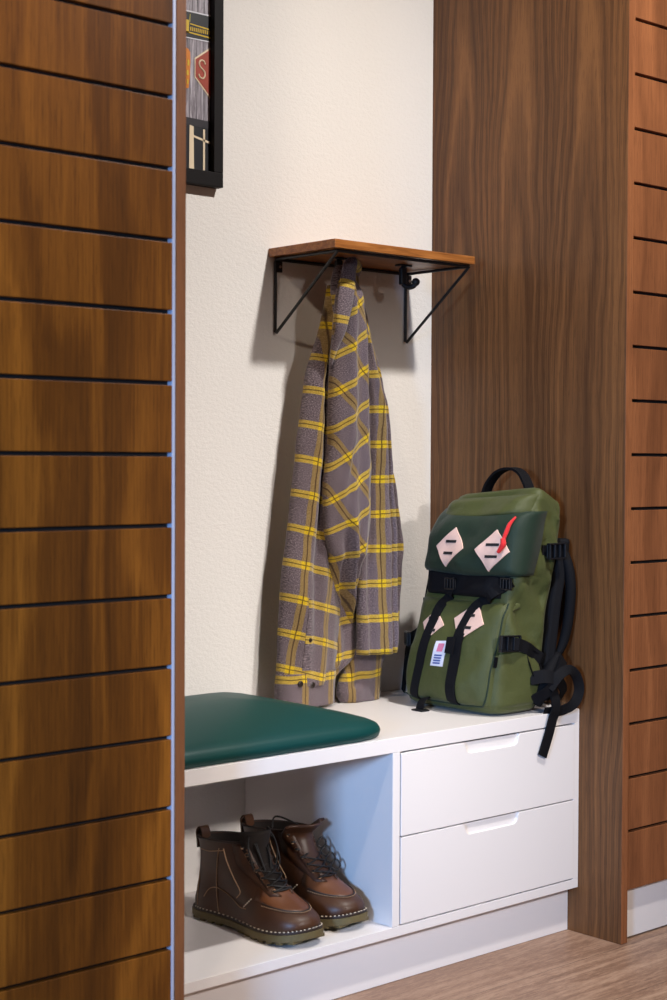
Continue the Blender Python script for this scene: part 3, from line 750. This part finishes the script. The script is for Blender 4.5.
# red zip pull
def tube_front(name, pts, r, mat, parent, off):
    P = on_front(resample(pts, 4), off); return link_mesh(name, TB(P, r, 8), mat, parent, smooth=True)
def lid_line(pts, off): return [Vector((fx(-.355, z)-off-.012+.25*max(0, -y-.36), y, z)) for y, z in pts]
zp = link_mesh('zip_pull', TB(lid_line([(-.395, .836), (-.391, .822), (-.389, .808), (-.387, .795), (-.389, .784)], -.004), [.002, .004, .0045, .004, .0035], 8, smooth_n=4), 'red_cord', lid, smooth=True)
link_mesh('pull_knot', TB(lid_line([(-.386, .794), (-.389, .784), (-.385, .775), (-.380, .767)], -.002), [.005, .006, .005, .003], 8, smooth_n=4), 'red_cord', zp, smooth=True)
# carry handle on top
hp = catmull([(-.068, -.226, .872), (-.066, -.236, .897), (-.066, -.262, .921), (-.066, -.295, .929), (-.066, -.322, .921), (-.068, -.340, .900), (-.070, -.350, .880)], 6)
bm = bmesh.new(); add_ribbon(bm, hp, [Vector((0, p.y+.288, p.z-.86)).normalized() for p in hp], .026, .005)
link_mesh('carry_handle', bm, 'black_webbing', pack)
# side straps, buckles
def side_strap(name, pts, w, parent=pack, off=.003, th=.0035, n=6):
    q = resample(pts, n); bm = bmesh.new(); add_ribbon(bm, [Vector((x, sy(x, z)-off, z)) for x, z in q], Vector((0, -1, 0)), w, th); return link_mesh(name, bm, 'black_webbing', parent)
u1 = side_strap('side_strap', [(-.090, .768), (-.066, .766), (-.036, .764)], .022)
buckle('buckle', (-.064, sy(-.064, .767)-.004, .767), (1, 0, 0), (0, 0, 1), (0, -1, 0), .048, .032, u1, .009)
l1 = side_strap('side_strap', [(-.198, .593), (-.185, .592), (-.160, .588), (-.125, .574), (-.088, .553)], .024)
buckle('buckle', (-.184, sy(-.184, .592)-.004, .592), (1, 0, -.05), (.05, 0, 1), (0, -1, 0), .056, .032, l1, .009)
bm = bmesh.new(); tri = [(-.150, .590), (-.100, .566), (-.074, .548), (-.070, .500), (-.095, .478), (-.122, .520)]
add_prism(bm, tri, 0, 1, lambda p, o: (p[0], sy(p[0], p[1])-.001-.004*o, p[1])); link_mesh('hip_wing', bm, 'black_webbing', pack, bevel=.002)
# hip belt: bunched padding and a loop of webbing
def hang_ribbon(name, pts, w, n=7, nrm=(0, -1, 0), th=.0035, parent=pack, tw=None):
    P = catmull(pts, n); bm = bmesh.new(); N = len(P)
    nn = [Vector(tw(i/(N-1))) if tw else Vector(nrm) for i in range(N)]
    add_ribbon(bm, P, nn, w, th); return link_mesh(name, bm, 'black_webbing', parent)
bm = bmesh.new(); add_tube(bm, [(-.108, -.402, .466), (-.096, -.406, .490), (-.084, -.408, .515), (-.062, -.404, .540), (-.040, -.400, .560)], [.010, .015, .016, .013, .008], 12, smooth_n=4)
hb_ = link_mesh('hip_belt', bm, 'black_webbing', pack, smooth=True)
hang_ribbon('belt_loop', [(-.100, -.428, .500), (-.078, -.436, .526), (-.052, -.438, .534), (-.028, -.436, .520), (-.018, -.436, .492), (-.030, -.434, .466), (-.062, -.430, .4545), (-.105, -.420, .4535)], .020, nrm=(-.5, -.75, .4), parent=hb_, tw=lambda t: (-.55, -.7, .35-1.0*t+.3))
hang_ribbon('strap_end', [(-.083, -.420, .505), (-.084, -.431, .478), (-.086, -.4335, .458), (-.091, -.4305, .440), (-.101, -.4290, .410), (-.119, -.4285, .370)], .024, nrm=(0, -1, 0), parent=hb_)
hang_ribbon('belt_webbing', [(-.128, -.404, .520), (-.105, -.424, .524), (-.080, -.430, .516), (-.055, -.424, .500), (-.038, -.412, .480)], .026, nrm=(-.2, -.9, .3), parent=hb_)
hang_ribbon('belt_webbing', [(-.120, -.404, .476), (-.104, -.424, .492), (-.086, -.430, .512), (-.062, -.426, .536), (-.040, -.414, .552)], .022, nrm=(-.3, -.9, -.1), parent=hb_)
# shoulder strap between pack and panel
bm = bmesh.new(); add_tube(bm, [(-.020, -.330, .80), (-.018, -.380, .775), (-.016, -.402, .740), (-.015, -.410, .69), (-.017, -.406, .63), (-.024, -.400, .585), (-.038, -.395, .555)], [.008, .010, .011, .011, .011, .010, .007], 10, smooth_n=5)
ss = link_mesh('shoulder_strap', bm, 'black_webbing', pack, smooth=True)
bm = bmesh.new(); loft(bm, [[Vector((x, y, z)) for x, y in ((xb-.004, -.395), (xb+.018, -.405), (xb+.020, -.15), (xb-.004, -.13))] for z, xb in ((.47, -.078), (.55, -.070), (.66, -.052), (.74, -.034), (.79, -.026))]); link_mesh('back_pad', bm, 'black_webbing', pack, bevel=.006)
# left side cord and strap
lc = TB([(-.150, -.150, .740), (-.142, -.138, .700), (-.140, -.128, .668), (-.138, -.124, .655)], .0018, 8, smooth_n=4); cd_ = link_mesh('side_cord', lc, 'black_webbing', pack, smooth=True)
link_mesh('cord_toggle', TB([(-.138, -.124, .660), (-.138, -.124, .644)], .0045, 10), 'black_plastic', cd_)
lp = hang_ribbon('side_strap', [(-.178, -.152, .596), (-.160, -.120, .585), (-.148, -.092, .572), (-.146, -.080, .545), (-.140, -.068, .500), (-.134, -.056, .457)], .020, nrm=(-.8, .4, 0))
buckle('buckle', (-.158, -.098, .574), (.5, .8, 0), (0, 0, 1), (-.8, .5, 0), .030, .030, lp, .008)
# bottom lash tab
tb_ = hang_ribbon('lash_tab', [(-.205, -.222, .474), (-.243, -.226, .470), (-.258, -.232, .460), (-.262, -.236, .4525)], .020, nrm=(-1, 0, .3))
link_mesh('tab_end', BX(((-.274, -.252, .4504), (-.252, -.222, .4535))), 'black_plastic', tb_, bevel=.001)
# side seam label and piping
link_mesh('seam_piping', TB([Vector((fx(y, z)-.001, y, z)) for y, z in resample([(-.388, .668), (-.384, .60), (-.380, .54), (-.372, .478), (-.345, .468), (-.24, .466), (-.13, .470)], 6)], .0016, 6), 'dark_green_nylon', pocket)
side_strap('seam_label', [(-.206, .566), (-.210, .546)], .006)
# ---------------------------------------------------------------- boots
SF = .1104
SOLE = [(0, .0), (.004, .018), (.015, .029), (.04, .0345), (.08, .0330), (.12, .0335), (.16, .040), (.20, .0475), (.235, .0480), (.262, .0430), (.28, .032), (.290, .018), (.2935, .0)]
def sole_hw(t): return lerp_table(SOLE_S, t)[0]
SOLE_S = sorted(smooth_table(SOLE, 4))
PR = [  # z, heel t, front t, half width, foot-shape blend
 (.019, .004, .288, 1.00, 1.0), (.029, .002, .289, 1.01, 1.0), (.039, .002, .284, .99, 1.0), (.047, .004, .274, .95, 1.0), (.055, .005, .260, .90, 1.0), (.063, .006, .243, .86, .95), (.073, .008, .226, .83, .8),
 (.086, .009, .208, .80, .6), (.100, .010, .191, .80, .4), (.115, .010, .177, .81, .2), (.132, .008, .167, .82, .08), (.150, .003, .158, .84, 0), (.168, .000, .152, .86, 0)]
PRS = smooth_table(PR, 4)
def boot(name_label, pos, ang, splay=0, lace_mode=0):
    t0 = thing('leather_boot', (pos[0], pos[1], SF), name_label, 'boot', 'brown leather boots in the cubby')
    d = Vector((math.sin(ang), -math.cos(ang), 0)); l = Vector((d.y, -d.x, 0))*-1   # forward, and left-of-view side
    O = Vector((pos[0], pos[1], SF))
    def W(t, s, z):
        lift = .010*max(0, (t-.20)/.09)**2
        return O + d*t + l*s + Vector((0, 0, z+lift))
    def ring(z, N=64, grow=0.0, slant=True):
        tb, tf, hw, k = lerp_table(PRS, z); out = []
        for i in range(N):
            a = 2*PI*i/N; c = math.cos(a); s = math.sin(a)
            # foot outline
            q = (1-c)/2; t = tb+(tf-tb)*q; ref = q*.2935
            wf = sole_hw(min(.2934, max(.0001, ref)))*hw*math.copysign(1, s) if abs(s) > 1e-6 else 0
            cx = (tb+tf)/2; te = cx-(tf-tb)/2*math.copysign(abs(c)**.9, c); we = .043*hw*math.copysign(abs(s)**.85, s)
            tt = t*k+te*(1-k); ww = wf*k+we*(1-k)
            zz = z
            if slant and z > .12: zz += (z-.12)/.048*.020*(q-.35)
            ww *= (1+grow); tt = cx+(tt-cx)*(1+grow)
            cr = .0022*noise.noise(Vector((tt*22, ww*30, z*30+pos[0]*9))) + .0010*math.sin(z*210+ww*40)*(1 if .085 < z < .135 else 0)
            out.append(W(tt, ww*(1+cr*6), zz+(0)))
        return out
    bm = bmesh.new(); zs = [.021+i*.0035 for i in range(38)]; rings = [ring(z) for z in zs]
    topz = zs[-1]
    rings.append(ring(topz, grow=-.04))
    loft(bm, rings, True, False)
    up = link_mesh('boot_upper', bm, 'brown_leather', t0, smooth=True)
    so = up.modifiers.new('solidify', 'SOLIDIFY'); so.thickness = .0025; so.offset = -1
    bm = bmesh.new(); lr = [ring(topz-.0005, grow=-.07)]+[ring(z, grow=-.10) for z in (.145, .135, .12, .105)]
    loft(bm, lr, False, True); link_mesh('lining', bm, 'boot_lining', up, smooth=True)
    # soles
    def outline(grow, N=72, t_sc=1.0):
        out = []
        for i in range(N):
            a = 2*PI*i/N; c = math.cos(a); s = math.sin(a); q = (1-c)/2
            w = sole_hw(min(.2934, max(.0001, q*.2935)))*math.copysign(1, s) if abs(s) > 1e-6 else 0
            out.append((-.003-grow+(.2965+2*grow)*q, w*(1.04+grow*14)))
        return out
    def slab(z0, z1, grow, mat, name, par, bev=.001):
        bm = bmesh.new(); o = outline(grow)
        loft(bm, [[W(t, s, z0) for t, s in o], [W(t, s, z1) for t, s in o]]); return link_mesh(name, bm, mat, par, bevel=bev, smooth=False)
    sole = None
    bm = bmesh.new(); o = outline(.002)
    bml = bm
    def prof(z, g): return [W(t, s*(1+g), z - (0.010*max(0, (t-.20)/.09)**2)*(0) ) for t, s in o]
    loft(bm, [prof(.005, -.02), prof(.0065, 0), prof(.0172, .005)])
    # tread lugs
    for i in range(13):
        t = .012+i*.0212
        if .095 < t < .125: continue
        for sgn in (1, -1):
            w = sole_hw(t+.006)*1.03
            for f in (0,):
                a, b = (w*.35, w*.99) if sgn > 0 else (-w*.99, -w*.35)
                vs = [bm.verts.new(W(tt, ss, zz)) for tt in (t, t+.014) for ss in (a, b) for zz in (.0004-(0.010*max(0, (tt-.20)/.09)**2)*.0, .0065)]
                for ff in ((0, 1, 3, 2), (4, 6, 7, 5), (0, 4, 5, 1), (2, 3, 7, 6), (0, 2, 6, 4), (1, 5, 7, 3)): bm.faces.new([vs[q] for q in ff])
    sole = link_mesh('outsole', bm, 'sole_rubber', t0, smooth=False, bevel=.0006)
    slab(.0173, .0222, .0005, 'welt', 'welt', t0)
    # welt stitches
    bm = bmesh.new(); o = outline(-.0010, 150)
    for i in range(150):
        if i % 2 == 0 and o[i][0] > .02:
            a, b = o[i], o[(i+1) % 150]; add_tube(bm, [W(a[0], a[1], .0226), W(a[0]*.3+b[0]*.7, a[1]*.3+b[1]*.7, .0226)], .0011, 5)
    link_mesh('welt_stitching', bm, 'stitch', t0)
    tu = tree(up)
    cen = lambda t, z: W(t, 0, z)
    def surf(t, s, z, off=.0015):
        """point on the upper seen from outside: cast from outside towards the axis"""
        tb, tf, hw, k = lerp_table(PRS, min(.168, max(.03, z)))
        p = W(t, s, z); return p
    def cast(o_, dr):
        h = tu.ray_cast(o_, dr.normalized(), .5); return h
    def side_pt(t, z, sgn, off=.001):
        h = cast(W(t, sgn*.12, z), -l*sgn)
        return (h[0] + l*sgn*off) if h[0] else None
    def top_pt(t, s, off=.001):
        h = cast(W(t, s, .20), Vector((0, 0, -1)));
        return (h[0]+Vector((0, 0, off))) if h[0] else None
    def front_pt(z, s, off=.001):
        h = cast(O+d*.34+l*s+Vector((0, 0, z)), -d)
        return (h[0]+d*off*.7+Vector((0, 0, off*.7))) if h[0] else None
    def seam(name, P, r, mat, par, dash=False):
        P = [p for p in P if p is not None]
        bm = bmesh.new()
        if len(P) < 2: bm.free(); return
        if dash:
            Q = catmull(P, 5)
            for i in range(0, len(Q)-1, 2): add_tube(bm, [Q[i], Q[i+1]], r, 5)
        else: add_tube(bm, P, r, 6, smooth_n=3)
        return link_mesh(name, bm, mat, par)
    # moc toe: raised apron plug, lighter leather, with its seam
    mt = []
    for i in range(25):
        a = -PI*.5+PI*i/24; t = .186+.084*math.cos(a)**.75 if math.cos(a) > 0 else .186; s = .040*math.sin(a); mt.append((t, s))
    bm = bmesh.new(); g = []
    for i in range(15):
        r = i/14; row = []
        for (t, s) in mt:
            p = top_pt(.186+(t-.186)*r, s*r, .0016+.0012*(1-r**6)); row.append(p if p else W(t, s, .07))
        g.append(row)
    V = [[bm.verts.new(p) for p in r] for r in g]
    for A, B in zip(V[1:], V[2:]):
        for j in range(24): bm.faces.new((A[j], A[j+1], B[j+1], B[j]))
    c0 = V[0][0]
    for j in range(24): bm.faces.new((c0, V[1][j+1], V[1][j]))
    for v in V[0][1:]: bm.verts.remove(v)
    plug = link_mesh('toe_cap', bm, 'toe_leather', up, smooth=True)
    sol = plug.modifiers.new('solidify', 'SOLIDIFY'); sol.thickness = .002; sol.offset = -1
    rim = [top_pt(t, s, .0026) for t, s in mt if t > .187]
    seam('toe_seam', rim, .0013, 'welt', plug); 
    seam('toe_stitching', [top_pt(.186+(t-.186)*1.035, s*1.05, .0028) for t, s in mt if t > .187], .0008, 'stitch_brown', plug, True)
    # side seams
    for sg in (1, -1):
        seam('side_seam', [side_pt(t, z, sg) for t, z in ((.085, .026), (.078, .050), (.074, .070), (.076, .095), (.082, .12), (.088, .14))], .0009, 'stitch_brown', up)
        seam('side_seam', [side_pt(t, z, sg) for t, z in ((.045, .045), (.055, .060), (.072, .066), (.095, .063), (.12, .056), (.145, .047), (.165, .048))], .0009, 'stitch_brown', up)
        seam('facing_seam', [side_pt(t, z, sg) for t, z in ((.100, .142), (.108, .120), (.128, .092), (.146, .074), (.134, .060))], .0010, 'stitch_brown', up)
        seam('heel_seam', [side_pt(t, z, sg) for t, z in ((.026, .026), (.024, .05), (.022, .075), (.012, .10))], .0009, 'stitch_brown', up)
        seam('cuff_seam', [side_pt(t, z, sg) for t, z in ((.006, .130), (.03, .128), (.06, .130), (.098, .138))], .0009, 'stitch_brown', up)
        seam('vamp_stitching', [side_pt(t, z, sg, .0014) for t, z in ((.158, .050), (.170, .060), (.180, .070))], .0012, 'stitch', up, True)
        # padded shaft collar band
    # tongue
    bm = bmesh.new(); g = []
    for i in range(16):
        z = .082+i*.0063; row = []
        for j in range(9):
            s = (-.024+.048*j/8)*(1+(1.1*max(0, i-6)/9 if lace_mode else .35*max(0, i-6)/9))
            p = front_pt(min(z, .150), max(-.03, min(.03, s)), .0008)
            if p is not None: p = p + l*(s-max(-.03, min(.03, s)))
            if p is None: p = W(.134, s, z)
            if z > .150: p = Vector((p.x, p.y, 0)) + d*((.9 if lace_mode else .25)*(z-.150)+.003) + Vector((0, 0, SF+.150+(z-.150)*(.7 if lace_mode else 1)+.004-.003*abs(j-4)/4))
            elif True: p = p - d*.0005
            row.append(p)
        g.append(row)
    V = [[bm.verts.new(p) for p in r] for r in g]
    for A, B in zip(V, V[1:]):
        for j in range(8): bm.faces.new((A[j], A[j+1], B[j+1], B[j]))
    tg = link_mesh('tongue', bm, 'brown_leather' if lace_mode else 'boot_lining', t0, smooth=True)
    sol = tg.modifiers.new('solidify', 'SOLIDIFY'); sol.thickness = .004; sol.offset = 0
    # facings with eyelets
    zz = [.080, .089, .099, .110, .122, .134, .146]
    eye = {1: [], -1: []}
    for sg in (1, -1):
        bm = bmesh.new(); A = []; B = []
        for i in range(22):
            z = .074+i*.0037; sp = .013+.010*(i/21)
            p, q = front_pt(z, sg*sp, .004), front_pt(z, sg*min(.033, sp+.015), .0015)
            if p is None or q is None: continue
            A.append(p); B.append(q)
        V = [[bm.verts.new(p) for p in r] for r in zip(A, [a.lerp(b, .5)+(d*.001) for a, b in zip(A, B)], B)]
        for P1, P2 in zip(V, V[1:]):
            for j in range(2): bm.faces.new((P1[j], P1[j+1], P2[j+1], P2[j]))
        fc = link_mesh('facing', bm, 'brown_leather', up, smooth=True)
        sol = fc.modifiers.new('solidify', 'SOLIDIFY'); sol.thickness = .0025; sol.offset = 0
        for z in zz:
            i = (z-.074)/.0037/21; sp = .013+.010*i+.006
            p = front_pt(z, sg*sp, .0055)
            if p is None: continue
            eye[sg].append(p); bm = bmesh.new()
            nrm = (d*.8+l*sg*.5+Vector((0, 0, .3))).normalized(); a = nrm.orthogonal().normalized(); b = nrm.cross(a)
            add_tube(bm, [p+(a*math.cos(2*PI*k/10)+b*math.sin(2*PI*k/10))*.0030 for k in range(10)], .0011, 6, closed=True)
            link_mesh('eyelet', bm, 'eyelet', fc)
    # laces
    bm = bmesh.new(); e1, e2 = eye[1], eye[-1]; n = min(len(e1), len(e2))
    rnd = random.Random(int(abs(pos[0])*1000))
    for i in range(n-1):
        for (a, b) in ((e1[i], e2[i+1]), (e2[i], e1[i+1])):
            m = (a+b)/2 + d*(.007+.003*rnd.random()) + Vector((0, 0, .002*rnd.random()))
            add_tube(bm, [a-d*.002, a+d*.002, m, b+d*.002, b-d*.002], .0017, 6, smooth_n=4)
    add_tube(bm, [e1[0], (e1[0]+e2[0])/2+d*.005, e2[0]], .0017, 6, smooth_n=4)
    link_mesh('lace', bm, 'boot_lace', t0, smooth=True)
    bm = bmesh.new(); T1, T2 = e1[n-1], e2[n-1]; K = (T1+T2)/2+d*.010
    loops = ([(T2, K, K+l*.022+Vector((0, 0, .022))+d*.006, K+l*.034+Vector((0, 0, -.010))+d*.014, K+l*.02+Vector((0, 0, -.045))+d*.016, K+d*.006),
              (T1, K, K-l*.020+Vector((0, 0, .024)), K-l*.034+Vector((0, 0, .000))+d*.012, K-l*.022+Vector((0, 0, -.040))+d*.018, K+d*.008),
              (K, K+d*.012+Vector((0, 0, -.02)), K+l*.010+d*.022+Vector((0, 0, -.052)), K-l*.006+d*.036+Vector((0, 0, -.072)), K-l*.014+d*.060+Vector((0, 0, -.083))),
              (K, K-l*.010+d*.010+Vector((0, 0, -.015)), K-l*.024+d*.016+Vector((0, 0, -.05)), K-l*.030+d*.012+Vector((0, 0, -.080)))] if lace_mode == 0 else
             [(T2, K+Vector((0, 0, .006)), K-l*.010+Vector((0, 0, .020))-d*.020, K-l*.022+Vector((0, 0, .026))-d*.050, K-l*.030+Vector((0, 0, .004))-d*.050)] +
             [(e1[q], e1[q]+l*.012+Vector((0, 0, .012))+d*.004, e1[q]+l*.018+Vector((0, 0, .002))+d*.010, e1[q]+l*.008+Vector((0, 0, -.006))+d*.010, e1[q]+d*.004) for q in (1, 2, 3, 4) if q < n])
    if lace_mode == 0:
        for q in range(6):
            a = rnd.uniform(-1, 1); r1 = rnd.uniform(.018, .034)
            loops.append((K, K+l*a*r1+Vector((0, 0, rnd.uniform(.004, .022)))+d*.006, K+l*(a*r1+rnd.uniform(-.012, .012))+Vector((0, 0, rnd.uniform(-.030, -.006)))+d*.020, K+l*a*.01+Vector((0, 0, rnd.uniform(-.052, -.030)))+d*.030, K+l*rnd.uniform(-.012, .012)+d*.012+Vector((0, 0, -.016))))
    for L in loops: add_tube(bm, list(L), .0017, 6, smooth_n=6)
    link_mesh('lace_loops', bm, 'boot_lace', t0, smooth=True)
    # heel pull tab
    hz = .150; P = [W(.002, 0, .122)-d*.003, W(.001, 0, .140)-d*.004, W(0, 0, .152)-d*.004, W(.004, 0, .160), W(.010, 0, .152), W(.012, 0, .135)]
    bm = bmesh.new(); add_ribbon(bm, catmull(P, 5), [(p-W(.006, 0, .142)).normalized() for p in catmull(P, 5)], .020, .003); link_mesh('pull_tab', bm, 'brown_leather', up)
    # collar rolled edge
    rt = ring(topz, N=48); link_mesh('top_binding', TB(rt, .0022, 6, closed=True), 'welt', up, smooth=True)
    return t0
boot('brown lace-up boot nearest the left wardrobe, laces tangled over its front', (-.715, -.124), R(4))
boot('brown lace-up boot on the right of the pair, tongue standing up', (-.596, -.104), R(5), lace_mode=1)
